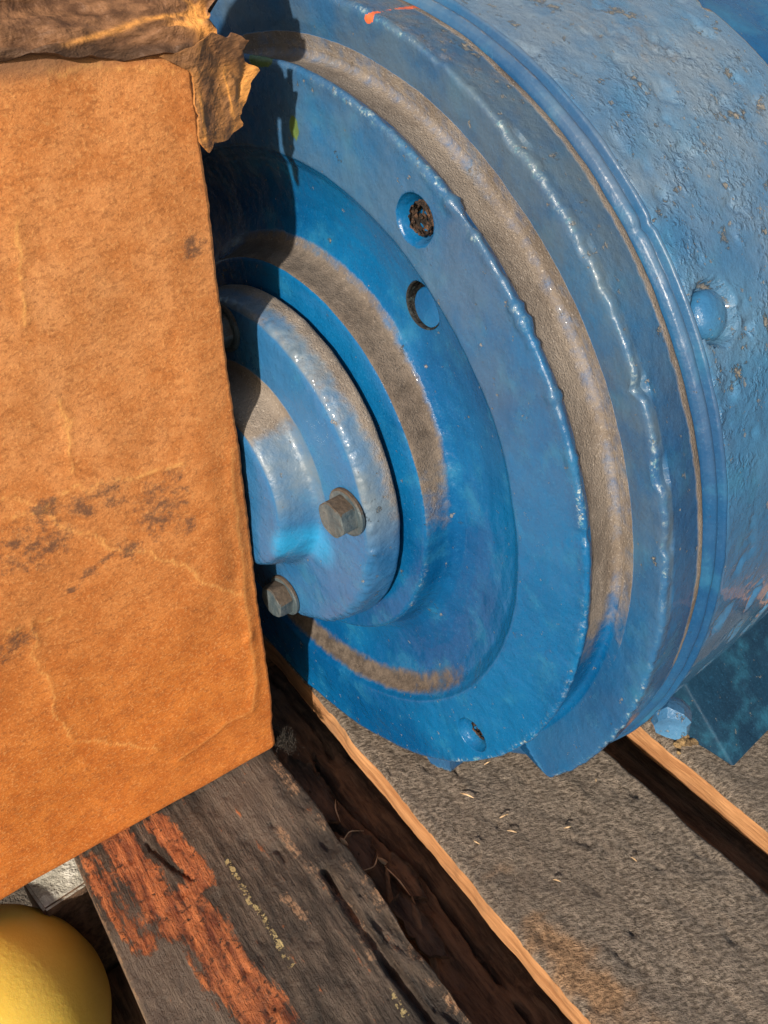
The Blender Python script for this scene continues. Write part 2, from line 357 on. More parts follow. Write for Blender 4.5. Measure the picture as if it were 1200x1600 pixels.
def cap():
    prof = [(-.12, 0), (-.250, .01), (-.256, .15), (-.257, .225), (-.252, .240), (-.236, .250), (-.19, .264), (-.168, .272), (-.159, .280), (-.156, .296), (-.155, .34), (-.154, .435),
            (-.151, .455), (-.143, .466), (-.128, .472), (-.10, .477), (-.070, .482), (-.062, .481), (-.058, .474), (-.056, .44), (-.030, .43), (-.030, 0)]
    P = np.vstack([resample(prof[:3], .02), resample(prof[2:-1], .0065, 2)[1:], [[-.03, 0]]]); P[0, 1] = 1e-3; P[-1, 1] = 1e-3
    def fn(X, R, PH, nx, nr):
        B = np.stack([X, R * np.cos(PH), R * np.sin(PH)], -1)
        d = fbm(B * 9, 3, 21) * .0028 + fbm(B * 34, 3, 22) * .0012
        cl = np.stack([np.cos(PH) * 24, np.sin(PH) * 24, R * 6], -1)
        edge = np.exp(-(((R - .468) / .010) ** 2)) * (X < -.13)
        d = (d + edge * fbm(cl, 3, 25) * .008) * (R > .05)
        return X + nx * d, R + nr * d
    V, nz, PH, nx, nr = lathe(P, 640, fn); deg = np.degrees(PH); x0, r0 = P[:, 0][None], P[:, 1][None]
    side = (x0 > -.15) * (r0 > .44)
    up = sst(40, 75, deg) * (1 - sst(166, 192, deg))
    dust = side * up * (.40 + .65 * sst(-.12, -.065, x0)) * (1 - .35 * sst(130, 165, deg))
    boss = (r0 > .235) * (r0 < .31) * (x0 < -.155)
    dust = np.maximum(dust, boss * sst(60, 85, deg) * (1 - sst(118, 148, deg)) * .95)
    low = np.exp(-((r0 - .27) / .03) ** 2) * sst(252, 262, deg) * (1 - sst(285, 300, deg))
    film = np.clip(side * up * .9 + boss * up * .8 + .15 + low * .8, 0, 1)
    wear = .12 + side * up * .15
    Vf, F = close_lathe(V)
    bright = 1 - sst(.3, 1.5, np.hypot(V[..., 1] + .255, V[..., 2] + .115) / .075)
    return mpart('bearing_cap', Vf, F, M_cap, {'dust': dust, 'film': film, 'wear': wear + 0 * dust, 'bright': bright * (x0 < -.14)}, sharp=60)
CAP = cap()
# hex-head cap bolts with a spring washer
def hex_head(name, rad, h, mat, seed):
    bm = bmesh.new()
    rings = []
    spec = [(0, .93), (h * .1, 1.0), (h * .80, 1.0), (h * .95, .90), (h, .80)]
    N = 48
    for z, k in spec:
        r = []
        for i in range(N):
            a = 2 * math.pi * i / N; q = (a % (math.pi / 3)) - math.pi / 6
            hexr = rad * math.cos(math.pi / 6) / math.cos(q)
            rr = min(hexr, rad * .985) if k >= .999 else min(hexr, rad * k * 1.02)
            v = Vector((-z, rr * math.cos(a), rr * math.sin(a)))
            jt = vn(np.array([[v.x * 40 + seed, v.y * 40, v.z * 40]]), 3)[0] * .0012
            r.append(bm.verts.new((v.x + jt, v.y + jt, v.z)))
        rings.append(r)
    for a, b in zip(rings[:-1], rings[1:]):
        for i in range(N): bm.faces.new((a[i], a[(i + 1) % N], b[(i + 1) % N], b[i]))
    c = bm.verts.new((-h * 1.0 - .001, 0, 0))
    for i in range(N): bm.faces.new((rings[-1][i], rings[-1][(i + 1) % N], c))
    bm.faces.new(rings[0])
    bmesh.ops.recalc_face_normals(bm, faces=bm.faces)
    V = np.array([v.co[:] for v in bm.verts]); bm.verts.index_update(); F = [tuple(v.index for v in f.verts) for f in bm.faces]; bm.free()
    return raw_mesh(name, V, F, mat, sharp=28)
bolt_me = hex_head('cap_bolt', .052, .044, M_bolt, 1)
wash_me = small_lathe('washer', [(0, 0), (-.012, .01), (-.012, .058), (-.009, .063), (-.002, .063), (0, .06), (0, .01)], 40, M_bolt, sharp=30)
for k, (ang, rot) in enumerate(((85, .2), (173.3, .35), (261, .8), (349, .1))):
    a = math.radians(ang); y, z = .402 * math.cos(a), .402 * math.sin(a)
    b = link('cap_bolt', bolt_me, CAP, (-.166 - .55, y, z + H), (rot, 0, 0)); b.parent = CAP
# washers are a part beside each bolt on the cap
    link('washer', wash_me, CAP, (-.154 - .55, y, z + H))

def attrs_const(n, dust=0, film=0, wear=0): return {'dust': np.full(n, dust), 'film': np.full(n, film), 'wear': np.full(n, wear)}
def ring():
    prof = [(.236, 1.0), (.236, 1.100), (.2385, 1.112), (.244, 1.124), (.252, 1.131), (.259, 1.131), (.2635, 1.126), (.266, 1.121), (.2685, 1.127), (.272, 1.139), (.2775, 1.142), (.282, 1.139), (.285, 1.128), (.286, 1.0)]
    P = resample(prof, .0022, 1)
    def fn(X, R, PH, nx, nr):
        cl = np.stack([np.cos(PH) * 30, np.sin(PH) * 30, X * 40], -1); d = fbm(cl * .7, 2, 31) * .0026
        kink = np.exp(-((np.degrees(PH) - 140.5) / .5) ** 2) * .006
        return X + nx * d, R + nr * d - kink
    V, nz, PH, nx, nr = lathe(P, 900, fn); x0 = P[:, 0][None]
    dust = sst(.5, .95, nz) * .45; film = sst(0, .7, nz) * .45 + .1; wear = .05 + 0 * nz
    n, m, _ = V.shape
    return mpart('joint_ring', V, grid_faces(n, m)[:, ::-1], M_teal, {'dust': dust, 'film': film, 'wear': wear})
ring()
def barrel():
    prof = [(.284, 1.0), (.2845, 1.128), (.288, 1.134), (.6, 1.137), (.93, 1.135), (.965, 1.130), (.985, 1.118), (.992, 1.10), (.992, .9), (.992, 0)]
    P = np.vstack([resample(prof[:-2], .0085, 1), resample(prof[-2:], .3)[1:]]); P[-1, 1] = 1e-3
    def fn(X, R, PH, nx, nr):
        B = np.stack([X, R * np.cos(PH), R * np.sin(PH)], -1)
        d = fbm(B * 4, 2, 41) * .003 + fbm(B * 30, 3, 42) * .0009
        pit = np.maximum(fbm(B * 20, 3, 44) - .18, 0) * -.03
        d = (d + pit) * (R > 1.0)
        # sunken seat around the round plug
        yy, zz = math.cos(math.radians(151.1)), math.sin(math.radians(151.1))
        s = (PH - math.radians(151.1)) * 1.135; dd = np.sqrt((X - .352) ** 2 + s ** 2)
        d = d - .034 * (1 - sst(.062, .067, dd)) * (R > 1.0) + .005 * np.exp(-((dd - .078) / .006) ** 2) * .4
        return X + nx * d, R + nr * d
    V, nz, PH, nx, nr = lathe(P, 800, fn); deg = np.degrees(PH); x0, r0 = P[:, 0][None], P[:, 1][None]
    B = np.stack([V[..., 0] * 3, V[..., 1] * 3, V[..., 2] * 3], -1); nn = fbm(B, 4, 47)
    dust = sst(.945, .972, x0) * (r0 > 1.05) * sst(0, .35, nz) * 1.0 + sst(.75, 1.1, nz + nn * .6) * .38 * (r0 > 1.05)
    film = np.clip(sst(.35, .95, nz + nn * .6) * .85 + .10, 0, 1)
    wear = np.clip(sst(-.1, .45, nz + nn * .5) * .45 + .15, 0, 1) * (r0 > 1.05)
    wear = np.maximum(wear, 1.3 * np.exp(-((np.hypot(V[..., 0] - .352, (PH - math.radians(151.1)) * 1.135) - .068) / .008) ** 2)); n, m, _ = V.shape
    return mpart('motor_frame', V, grid_faces(n, m)[:, ::-1], M_body, {'dust': dust, 'film': film, 'wear': wear, 'blister': sst(.05, .35, nz) * (1 - sst(.72, .95, nz)) * (x0 < .95)}, sharp=60)
FRAME = barrel()
a = math.radians(151.1)
stud = small_lathe('frame_stud', [(-.0145, 0), (-.014, .004), (-.0135, .018), (-.009, .034), (-.002, .045), (.008, .051), (.03, .052), (.03, 0)], 40, M_body, sharp=70, jitter=.0)
for k, v in (('dust', 0.05), ('film', .05), ('wear', .5)):
    at = stud.attributes.new(k, 'FLOAT', 'POINT'); at.data.foreach_set('value', np.full(len(stud.vertices), v, np.float32))
st = link('frame_stud', stud, FRAME, (.352 - .55, 1.130 * math.cos(a), 1.130 * math.sin(a) + H)); st.rotation_euler = Vector((0, math.cos(a), math.sin(a))).to_track_quat('-X', 'Z').to_euler()
def rear():
    prof = [(.990, 1.05), (.995, 1.085), (1.10, 1.095), (1.7, 1.09), (1.95, 1.05), (2.05, .95), (2.10, .6), (2.11, 0)]
    P = resample(prof, .03, 1); P[-1, 1] = 1e-3
    V, nz, *_ = lathe(P, 200); n, m, _ = V.shape
    return mpart('rear_bell', V, grid_faces(n, m)[:, ::-1], M_bell, {'dust': sst(.995, .9, P[:, 0][None] * 0 + 1) * nz * 0, 'film': sst(.5, 1, nz) * .3, 'wear': nz * 0 + .2})
rear()
# cast feet: a web with a toe that stands on the deck board
def foot(sign, x0, x1):
    bm = bmesh.new()
    pr = [(sign * .55, -.93), (sign * .845, -.83), (sign * .87, -.86), (sign * 1.045, -1.035), (sign * 1.05, -H + .004), (sign * .50, -H + .004)]
    pr = [(sign * .50, -.80), (sign * .83, -.80), (sign * .862, -.855), (sign * 1.035, -1.035), (sign * 1.05, -H + .004), (sign * .50, -H + .004)]
    f = []
    a = [bm.verts.new((x0, y, z)) for y, z in pr]; b = [bm.verts.new((x1, y, z)) for y, z in pr]
    bm.faces.new(a); bm.faces.new(list(reversed(b)))
    for i in range(len(pr)): bm.faces.new((a[i], b[i], b[(i + 1) % len(pr)], a[(i + 1) % len(pr)]))
    bmesh.ops.recalc_face_normals(bm, faces=bm.faces)
    bmesh.ops.bevel(bm, geom=[e for e in bm.edges], offset=.010, segments=3, affect='EDGES', profile=.6)
    bmesh.ops.triangulate(bm, faces=[f for f in bm.faces if len(f.verts) > 4])
    for _ in range(2): bmesh.ops.subdivide_edges(bm, edges=[e for e in bm.edges if e.calc_length() > .03], cuts=2, use_grid_fill=True)
    V = np.array([v.co[:] for v in bm.verts]); bm.verts.index_update(); F = [tuple(v.index for v in f.verts) for f in bm.faces]; bm.free()
    V = V + np.stack([fbm(V * 9, 2, 60 + k) for k in range(3)], -1) * .006
    n = len(V)
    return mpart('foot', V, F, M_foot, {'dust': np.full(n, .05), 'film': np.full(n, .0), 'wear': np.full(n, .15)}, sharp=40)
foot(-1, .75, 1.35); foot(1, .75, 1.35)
# the rounded nut of the through bolt showing under the joint
kn = small_lathe('through_bolt_nut', [(-.02, 0), (-.02, .04), (0, .050), (.03, .052), (.055, .045), (.072, .028), (.078, .0)], 9, M_body, sharp=30, jitter=.014, seed=5)
for k, v in (('dust', 0.0), ('film', .15), ('wear', .6)):
    at = kn.attributes.new(k, 'FLOAT', 'POINT'); at.data.foreach_set('value', np.full(len(kn.vertices), v, np.float32))
link('through_bolt_nut', kn, motor, (.335 - .55, -1.045, -.555 + H), (0, 0, .5))

# ------------------------------------------------------------------ PALLET
TH = -1.72233534
DR = np.array([math.cos(TH), math.sin(TH)]); NN = np.array([-DR[1], DR[0]])      # along the boards (towards the camera) / across them
def ns2xy(n, s): return n[..., None] * NN + s[..., None] * DR
def mat_greywood():
    s = NT('weathered_wood'); g = s.map(scale=(9, 1.6, 6), src=s.map(rot=(0, 0, -TH + math.pi / 2)))
    gr = s.noise(5, 7, .7, src=g); tuft = s.noise(78, 5, .74, off=2, src=s.map(scale=(.7, 1.2, 1), src=s.map(rot=(0, 0, .5)))); pits = s.noise(90, 4, .7, off=5); big = s.noise(2.0, 4, .6, off=8)
    c = s.mix(s.ramp(tuft, .36, .64), (0.105, 0.084, 0.066), (0.40, 0.335, 0.275))
    c = s.mix(s.ramp(gr, .45, .7, 0, .5), c, (0.27, 0.215, 0.17))
    c = s.mix(s.ramp(big, .45, .7, 0, .45), c, (0.15, 0.122, 0.10))
    c = s.mix(s.ramp(s.attr('fresh'), .0, 1.0, 0, 1.0), c, s.mix(s.ramp(tuft, .35, .6), (0.20, 0.115, 0.06), (0.58, 0.33, 0.16)))
    c = s.mix(s.ramp(pits, .36, .30, 0, .75), c, (0.035, 0.028, 0.022)); c = s.mix(s.ramp(s.noise(13, 6, .75, off=17), .60, .68, 0, .6), c, (0.06, 0.048, 0.038)); c = s.mix(s.ramp(pits, .68, .74), c, (0.5, 0.44, 0.36))
    h = s.math('ADD', tuft, s.math('MULTIPLY', pits, .5))
    return s.done(c, .85, s.bump(s.math('ADD', h, s.math('MULTIPLY', gr, .25)), .026, 1.0), Specular_IOR_Level=.25)
M_grey = mat_greywood()
def mat_side():
    s = NT('sawn_side_wood'); g = s.map(scale=(8, .7, 8), src=s.map(rot=(0, 0, -TH + math.pi / 2))); gr = s.noise(5, 6, .65, src=g); n = s.noise(5, 5, .6)
    c = s.mix(s.ramp(gr, .3, .7), (0.30, 0.130, 0.048), (0.56, 0.29, 0.125))
    c = s.mix(s.ramp(n, .5, .7, 0, .75), c, (0.18, 0.10, 0.055))
    return s.done(c, .72, s.bump(gr, .02, .8))
M_side = mat_side()
def mat_darkwood(name='rotten_wood', a=(0.045, 0.026, 0.016), b=(0.20, 0.12, 0.072)):
    s = NT(name); g = s.map(scale=(7, .9, 7), src=s.map(rot=(0, 0, -TH + math.pi / 2))); gr = s.noise(4, 8, .7, src=g); n = s.noise(14, 6, .65)
    c = s.mix(s.ramp(gr, .35, .65), a, b); c = s.mix(s.ramp(n, .55, .75, 0, .6), c, (b[0] * 1.5, b[1] * 1.4, b[2] * 1.3))
    return s.done(c, .8, s.bump(s.math('ADD', gr, s.math('MULTIPLY', n, .5)), .03, .9))
M_dark = mat_darkwood(); M_string = mat_darkwood('stringer_wood', (0.10, 0.055, 0.025), (0.26, 0.14, 0.06))
def mat_rustboard():
    s = NT('stained_wood')
    g = s.map(scale=(10, 1.3, 8), src=s.map(rot=(0, 0, -TH + math.pi / 2)))
    gr = s.noise(4, 8, .72, src=g); f = s.noise(70, 5, .75, off=1); bl = s.noise(15, 9, .75, off=4); big = s.noise(2.6, 5, .6, off=9)
    c = s.mix(s.ramp(gr, .35, .68), (0.030, 0.022, 0.017), (0.170, 0.128, 0.098))
    c = s.mix(s.ramp(big, .40, .56, 0, .9), c, s.mix(f, (0.012, 0.010, 0.009), (0.085, 0.066, 0.053)))
    pg = s.attr('grey')
    c = s.mix(s.math('MULTIPLY', pg, .6), c, s.mix(gr, (0.12, 0.092, 0.072), (0.27, 0.212, 0.168)))
    # worn red-orange paint
    pr = s.math('ADD', s.attr('red'), s.math('MULTIPLY', s.math('SUBTRACT', s.math('ADD', s.math('MULTIPLY', gr, .55), s.math('MULTIPLY', bl, .45)), .5), 5.2))
    rf = s.ramp(pr, .40, .80)
    rc = s.mix(s.ramp(gr, .35, .66), (0.17, 0.038, 0.016), (0.64, 0.21, 0.070)); rc = s.mix(s.ramp(f, .5, .7, 0, .5), rc, (0.34, 0.17, 0.10))
    c = s.mix(rf, c, rc)
    sp = s.math('MULTIPLY', rf, s.ramp(s.noise(36, 6, .75, off=6), .56, .64)); c = s.mix(s.math('MULTIPLY', sp, .9), c, (0.02, 0.014, 0.011))
    wd = s.math('ADD', s.attr('fresh'), s.math('MULTIPLY', s.math('SUBTRACT', s.math('ADD', s.math('MULTIPLY', f, .5), s.math('MULTIPLY', s.noise(11, 7, .75, src=g, off=3), .5)), .5), 5.0)); wf = s.ramp(wd, .6, 1.25, 0, .8); c = s.mix(s.ramp(s.noise(44, 6, .8, off=19), .57, .66, 0, .75), c, (0.012, 0.010, 0.009))
    c = s.mix(wf, c, s.mix(gr, (0.36, 0.20, 0.11), (0.60, 0.38, 0.23)))
    ye = s.math('ADD', s.attr('fleck'), s.math('MULTIPLY', s.math('SUBTRACT', s.noise(60, 5, .7, off=3), .5), 4.5)); yf = s.ramp(ye, .95, 1.1)
    c = s.mix(yf, c, (0.50, 0.40, 0.19))
    r = s.mixf(rf, s.ramp(bl, .3, .7, .38, .8), .6)
    h = s.math('ADD', s.math('ADD', gr, s.math('MULTIPLY', f, .45)), s.math('MULTIPLY', s.math('SUBTRACT', rf, sp), .22))
    return s.done(c, r, s.bump(h, .030, 1.0), Specular_IOR_Level=.4)
M_red = mat_rustboard()

def plank(name, n0, n1, s0, s1, zt, th, mats, parent, ds=.0085, dss=.011, rag0=.007, rag1=.007, rough=.006, fn=None, seed=0, rnd_r=.012, off=(0, 0, 0)):
    """closed strip: section loop (n,z) swept along s; mats = [top, side]"""
    r = rnd_r; top = [(n0, -r), (n0 + r * .3, -r * .3), (n0 + r, 0), (n1 - r, 0), (n1 - r * .3, -r * .3), (n1, -r)]
    T = resample(top, ds); side = [(n1, -r), (n1, -th), (n0, -th), (n0, -r)]
    S = resample(side, max(ds * 2.5, .02))[1:-1]
    L = np.vstack([T, S]); k = len(L); nt = len(T)
    ms = int((s1 - s0) / dss) + 2; s = np.linspace(s0, s1, ms)
    Nn = np.broadcast_to(L[:, 0][:, None], (k, ms)).copy(); Z = np.broadcast_to(L[:, 1][:, None], (k, ms)).copy(); Sx = np.broadcast_to(s[None], (k, ms)).copy()
    Q = np.stack([Nn * 18, Sx * 9, Z * 9 + seed], -1)
    top_w = (Z > -r * 1.2).astype(float)
    dz = fbm(np.stack([Nn * 22, Sx * 12, 0 * Z + seed], -1), 4, seed) * rough + np.minimum(fbm(np.stack([Nn * 40, Sx * 22, 0 * Z + seed], -1), 3, seed + 3) + .25, 0) * rough * 2.6
    e0 = np.exp(-((Nn - n0) / .03)) ; e1 = np.exp(-((n1 - Nn) / .03))
    rg = lambda sd: fbm(np.stack([Sx * 7, 0 * Sx + sd, Z * 4], -1), 5, sd) * 2
    Nn = Nn + e0 * rg(seed + 11) * rag0 + e1 * rg(seed + 23) * rag1
    Z = Z + dz * top_w
    at = {}
    if fn: Nn, Sx, Z, at = fn(Nn, Sx, Z, top_w)
    XY = ns2xy(Nn, Sx); V = np.concatenate([XY, (zt + Z)[..., None]], -1).reshape(-1, 3)
    F = grid_faces(k, ms)[:, ::-1]
    cidx = np.arange(k).repeat(ms - 1)
    midx = np.where(cidx < nt - 1, 0, 1)
    # drop the rounded corner faces on the exposed edges into the side wood
    F = [tuple(f) for f in F.tolist()]; F.append(tuple(i * ms for i in range(k))); F.append(tuple(i * ms + ms - 1 for i in reversed(range(k))))
    midx = np.r_[midx, 1, 1]
    for key in ('fresh', 'red', 'grey', 'fleck'):
        if key not in at: at[key] = np.zeros_like(Nn)
    me = raw_mesh(name, V - np.array(off), F, mats, at, midx=midx, sharp=55)
    return link(name, me, parent)

pallet = empty('wooden_pallet', (0, 0, -H))
tag(pallet, 'old weathered wooden pallet under the motor and the box', 'pallet')
PO = (0, 0, -H)
PB = lambda *a, **k: plank(*a, parent=pallet, off=PO, **k)
def patt_grey(N, S, Z, t):
    P = np.stack([N, S], -1)
    fr = np.exp(-((np.sqrt(((P - np.array([.10, .93])) / np.array([.085, .26])) ** 2).sum(-1)) ** 2)) if False else 0
    d = np.sqrt((((P - np.array([.055, 1.17])) / np.array([.10, .30])) ** 2).sum(-1))
    fresh = sst(1.3, .3, d + fbm(P[..., [0, 1, 1]] * 14, 4, 3) * 1.1)
    return N, S, Z, {'fresh': fresh * .62}
PB('deck_board', 0.0, .635, -2.2, 2.0, -H, .115, [M_grey, M_side], fn=patt_grey, seed=3, rough=.008)['label'] = 'wide grey fuzzy board under the flange'
PB('deck_board', .812, 1.50, -2.2, 2.0, -H, .115, [M_grey, M_side], seed=8, rough=.006, ds=.012, dss=.014, rnd_r=.02)['label'] = 'grey board with orange sawn edge under the motor foot'
PB('deck_board', 1.70, 2.35, -2.2, 2.0, -H, .115, [M_grey, M_side], seed=14, ds=.04, dss=.04)
def ell(P, c, rad): return np.sqrt((((P - np.array(c)) / np.array(rad)) ** 2).sum(-1))
def patt_red(N, S, Z, t):
    P = np.stack([N, S], -1)
    def band(line, w_): return 1 - sst(w_ * .5, w_ * 1.5, segd(P, line))
    red = band([(-.79, .02), (-.768, .29), (-.751, .42)], .050)
    red = np.maximum(red, band([(-.67, .05), (-.635, .257), (-.64, .33)], .036))
    red = np.maximum(red, band([(-.70, .36), (-.69, .43), (-.69, .60), (-.667, .742), (-.63, .95), (-.60, 1.4)], .060) * 1.0)
    red = np.maximum(red, .72 * band([(-.888, .05), (-.87, .25), (-.845, .42)], .035))
    red = red + fbm(np.stack([N * 20, S * 5, N * 0], -1), 4, 71) * .35
    grey = (1 - sst(.8, 1.25, ell(P, (-.84, .62), (.11, .34)))) + (1 - sst(.7, 1.3, ell(P, (-.40, .10), (.11, .25))))
    fresh = .95 * band([(-.382, .08), (-.372, .279), (-.363, .424), (-.335, .569), (-.335, .70), (-.352, .80)], .017) * sst(-.25, .25, fbm(np.stack([N * 3, S * 9, N * 0], -1), 3, 73) + .12)
    fresh = np.maximum(fresh, band([(-.465, .51), (-.442, .60)], .016)); fresh = np.maximum(fresh, .9 * sst(-.30, -.255, N) * sst(-.2, .3, fbm(np.stack([N * 9, S * 12, N * 0], -1), 3, 79)))
    fresh = np.maximum(fresh, .75 * (1 - sst(.0, .012, N + .913)))
    fl = np.maximum(band([(-.545, .29), (-.549, .471), (-.540, .525), (-.543, .70)], .010), band([(-.365, .90), (-.368, .98)], .010))
    g = np.exp(-(segd(P, [(-.326, .50), (-.331, .695), (-.33, .853), (-.318, 1.10)]) / .012) ** 2) * (1 + fbm(np.stack([N * 3, S * 20, N * 0], -1), 3, 77))
    Z = Z - g * .030 * t - (band([(-.27, .35), (-.27, 1.2)], .03) * np.maximum(fbm(np.stack([N * 30, S * 14, N * 0], -1), 4, 81) + .15, 0) * .022) * t
    Z = Z - np.exp(-(segd(P, [(-.72, .10), (-.69, .22), (-.655, .30)]) / .006) ** 2) * .012 * t
    return N, S, Z, {'red': red, 'grey': grey, 'fresh': fresh, 'fleck': fl}
PB('deck_board', -.916, -.238, -2.2, 2.0, -H, .115, [M_red, M_red], fn=patt_red, seed=31, rough=.007, rag0=.001, rag1=.012, ds=.007, dss=.009, rnd_r=.006)['label'] = 'dark board with worn orange-red paint and a splintered edge'
# lower broken board seen in the wide gap
def patt_brk(N, S, Z, t):
    P = np.stack([N, S], -1)
    for line, w_, dp in (([(-.08, -.05), (-.098, .03), (-.098, .167), (-.083, .304), (-.063, .409), (-.037, .584), (-.041, .674), (-.049, .80), (-.06, 1.2)], .007, .05),
                         ([(-.023, -.498), (-.003, -.332), (-.009, -.12), (-.03, 0)], .007, .03), ([(-.20, .2), (-.16, .30), (-.13, .36)], .006, .04)):
        d = segd(P, line) + fbm(np.stack([N * 8, S * 14, N * 0], -1), 3, 85) * .012
        Z = Z - np.exp(-(d / w_) ** 2) * dp * t + t * .012 * sst(-.02, .0, d) * np.sign(1)
    Z = Z + t * (fbm(np.stack([N * 14, S * 3.5, N * 0], -1), 3, 88) * .03)
    return N, S, Z, {}
BR = PB('bottom_board', -.42, .14, -1.0, 1.9, -1.27, .10, [M_dark, M_dark], fn=patt_brk, seed=41, rough=.012, rag0=.02, rag1=.02); BR['label'] = 'dark cracked lower board in the gap'
PB('bottom_board', .55, .95, -1.2, 1.9, -1.235, .10, [M_dark, M_dark], seed=47, rough=.01, ds=.02, dss=.02)
def sliver(name, pts, wd, mat, seed, curl=.0, th=.004, parent=None, off=(0, 0, 0)):
    """thin curved splinter along a 3-D polyline (unit coordinates)"""
    Q = resample(np.array(pts, float), .012, 1); m = len(Q); t = np.gradient(Q, axis=0); t /= np.linalg.norm(t, axis=1)[:, None]
    up = np.array([0, 0, 1.0]); sd_ = np.cross(t, up); sd_ /= np.linalg.norm(sd_, axis=1)[:, None] + 1e-9; up2 = np.cross(sd_, t)
    k = np.linspace(0, 1, m); wv = wd * np.clip(np.minimum(k * 5 + .25, (1 - k) * 3 + .08), 0, 1) * (1 + .5 * fbm(np.stack([k * 9, k * 0 + seed, k * 0], -1), 3, seed))
    ring_ = [(-1, 0), (-.6, .7), (0, 1), (.6, .7), (1, 0), (0, -.8)]
    V = np.stack([Q + sd_ * (a * wv)[:, None] + up2 * (b * th) * 1.0 for a, b in ring_], 0)
    F = [tuple(f) for f in grid_faces(6, m).tolist()] + [tuple(i * m for i in range(5, -1, -1)), tuple(i * m + m - 1 for i in range(6))]
    return link(name, raw_mesh(name, V.reshape(-1, 3) - np.array(off), F, mat, sharp=50), parent)
def P3(n, s, z): return (*(n * NN + s * DR), z)
M_splint = mat_darkwood('splinter_wood', (0.10, 0.055, 0.028), (0.30, 0.17, 0.09))
M_pale = mat_darkwood('fresh_splinter_wood', (0.42, 0.28, 0.15), (0.72, 0.52, 0.32))
for pts, wd, mt in (([P3(-.127, .506, -1.20), P3(-.16, .57, -1.21), P3(-.175, .605, -1.23), P3(-.20, .70, -1.24)], .008, M_splint),
                ([P3(-.124, .641, -1.19), P3(-.155, .72, -1.20), P3(-.17, .80, -1.22), P3(-.20, .90, -1.25)], .010, M_splint),
                ([P3(-.242, -.10, -1.12), P3(-.238, .05, -1.16), P3(-.222, .20, -1.17), P3(-.19, .275, -1.19), P3(-.165, .285, -1.19)], .010, M_splint),
                ([P3(-.119, .440, -1.235), P3(-.104, .487, -1.235)], .008, M_pale),
                ([P3(-.215, .39, -1.12), P3(-.205, .42, -1.13)], .008, M_pale)):
    sliver('splinter', pts, wd, mt, int(wd * 3000), parent=pallet, off=PO)
def flake(pts, z, parent):
    c = np.mean(pts, 0); n = len(pts); out = []
    rr = resample(np.vstack([pts, pts[:1]]), .012)[:-1]; m = len(rr)
    rings = [c + (rr - c) * k for k in (.05, .35, .7, .92, 1.0)]
    V = []
    for i, r in enumerate(rings):
        jit = fbm(np.c_[r * 60, np.full(m, 3.0)], 3, 5) * .02 * (i >= 3)
        rj = r + (r - c) / (np.linalg.norm(r - c, axis=1)[:, None] + 1e-6) * jit[:, None]
        zz = z + fbm(np.c_[r * 14, np.zeros(m)], 2, 6) * .02 + (.012 if i == 4 else 0)
        V.append(np.c_[rj[:, :1] * NN[None] + rj[:, 1:] * DR[None], zz])
    V = np.array(V).transpose(1, 0, 2); Vb = V[:, ::-1] - np.array([0, 0, .012]); V = np.concatenate([V, Vb], 1)
    F = [tuple(f) for f in grid_faces(m, 10, True, True).tolist()]
    return link('bark_flake', raw_mesh('bark_flake', V.reshape(-1, 3) - np.array(PO), F, M_dark, sharp=50), parent)
flake(np.array([(-.205, .365), (-.145, .345), (-.118, .40), (-.132, .455), (-.17, .50), (-.22, .49), (-.235, .42)]), -1.19, pallet)
flake(np.array([(-.235, -.02), (-.17, -.06), (-.12, .02), (-.125, .20), (-.16, .285), (-.20, .26), (-.23, .15)]), -1.205, pallet)
flake(np.array([(-.13, .50), (-.08, .46), (-.06, .56), (-.075, .66), (-.12, .63)]), -1.215, pallet)
flake(np.array([(-.19, .62), (-.14, .60), (-.12, .74), (-.14, .86), (-.20, .80)]), -1.20, pallet)
for a_, b_, c_, z_ in (((-.205, .372), (-.16, .346), (-.122, .372), -1.176), ((-.20, .492), (-.165, .503), (-.132, .470), -1.176), ((-.162, .292), (-.15, .24), (-.128, .205), -1.186), ((-.13, .50), (-.122, .57), (-.122, .63), -1.20)):
    sliver('splinter', [P3(*a_, z_), P3(*b_, z_ + .003), P3(*c_, z_)], .0022, M_pale, 7, th=.002, parent=pallet, off=PO)
# stringers cross under the deck boards
def stringer(y):
    o = plank('stringer', -.09, .09, -.90, 2.4, -H - .118, .42, [M_string, M_string], None, ds=.03, dss=.03, seed=int(y * 10) + 60, off=PO)
    o.parent = pallet; o.rotation_euler = (0, 0, -math.pi / 2); o.location = Vector((y * DR[0] * -1, -y * DR[1] * -1 * -1, 0)) * U
    o.rotation_euler = (0, 0, math.pi / 2); c = DR * (-y); o.location = Vector((c[0], c[1], 0)) * U
    return o
for y in (.62, -1.9, 1.85): stringer(y)

# ------------------------------------------------------------------ GROUND
def mat_ground():
    s = NT('yard_ground'); n = s.noise(6, 8, .7); f = s.noise(70, 4, .6)
    c = s.mix(s.ramp(n, .35, .65), (0.07, 0.055, 0.045), (0.15, 0.125, 0.10)); c = s.mix(s.ramp(f, .6, .7, 0, .5), c, (0.25, 0.22, 0.18))
    return s.done(c, .95, s.bump(s.math('ADD', n, f), .03))
g = 60
gx = np.array([-g, -3, -1.5, 0, 1.5, 3, g]); GX, GY = np.meshgrid(gx, gx, indexing='ij')
V = np.stack([GX, GY, np.full_like(GX, -1.772)], -1).reshape(-1, 3)
tag(link('ground', raw_mesh('ground', V, grid_faces(7, 7, False)[:, ::-1], mat_ground())), kind='structure')
def mat_white():
    s = NT('chalky_white_paint'); n = s.noise(12, 6, .65); c = s.mix(s.ramp(n, .4, .62), (0.46, 0.44, 0.37), (0.74, 0.72, 0.64))
    c = s.mix(s.ramp(s.noise(30, 6, .7), .62, .7, 0, .7), c, (0.25, 0.22, 0.18)); return s.done(c, .75, s.bump(n, .03))
M_white = mat_white()
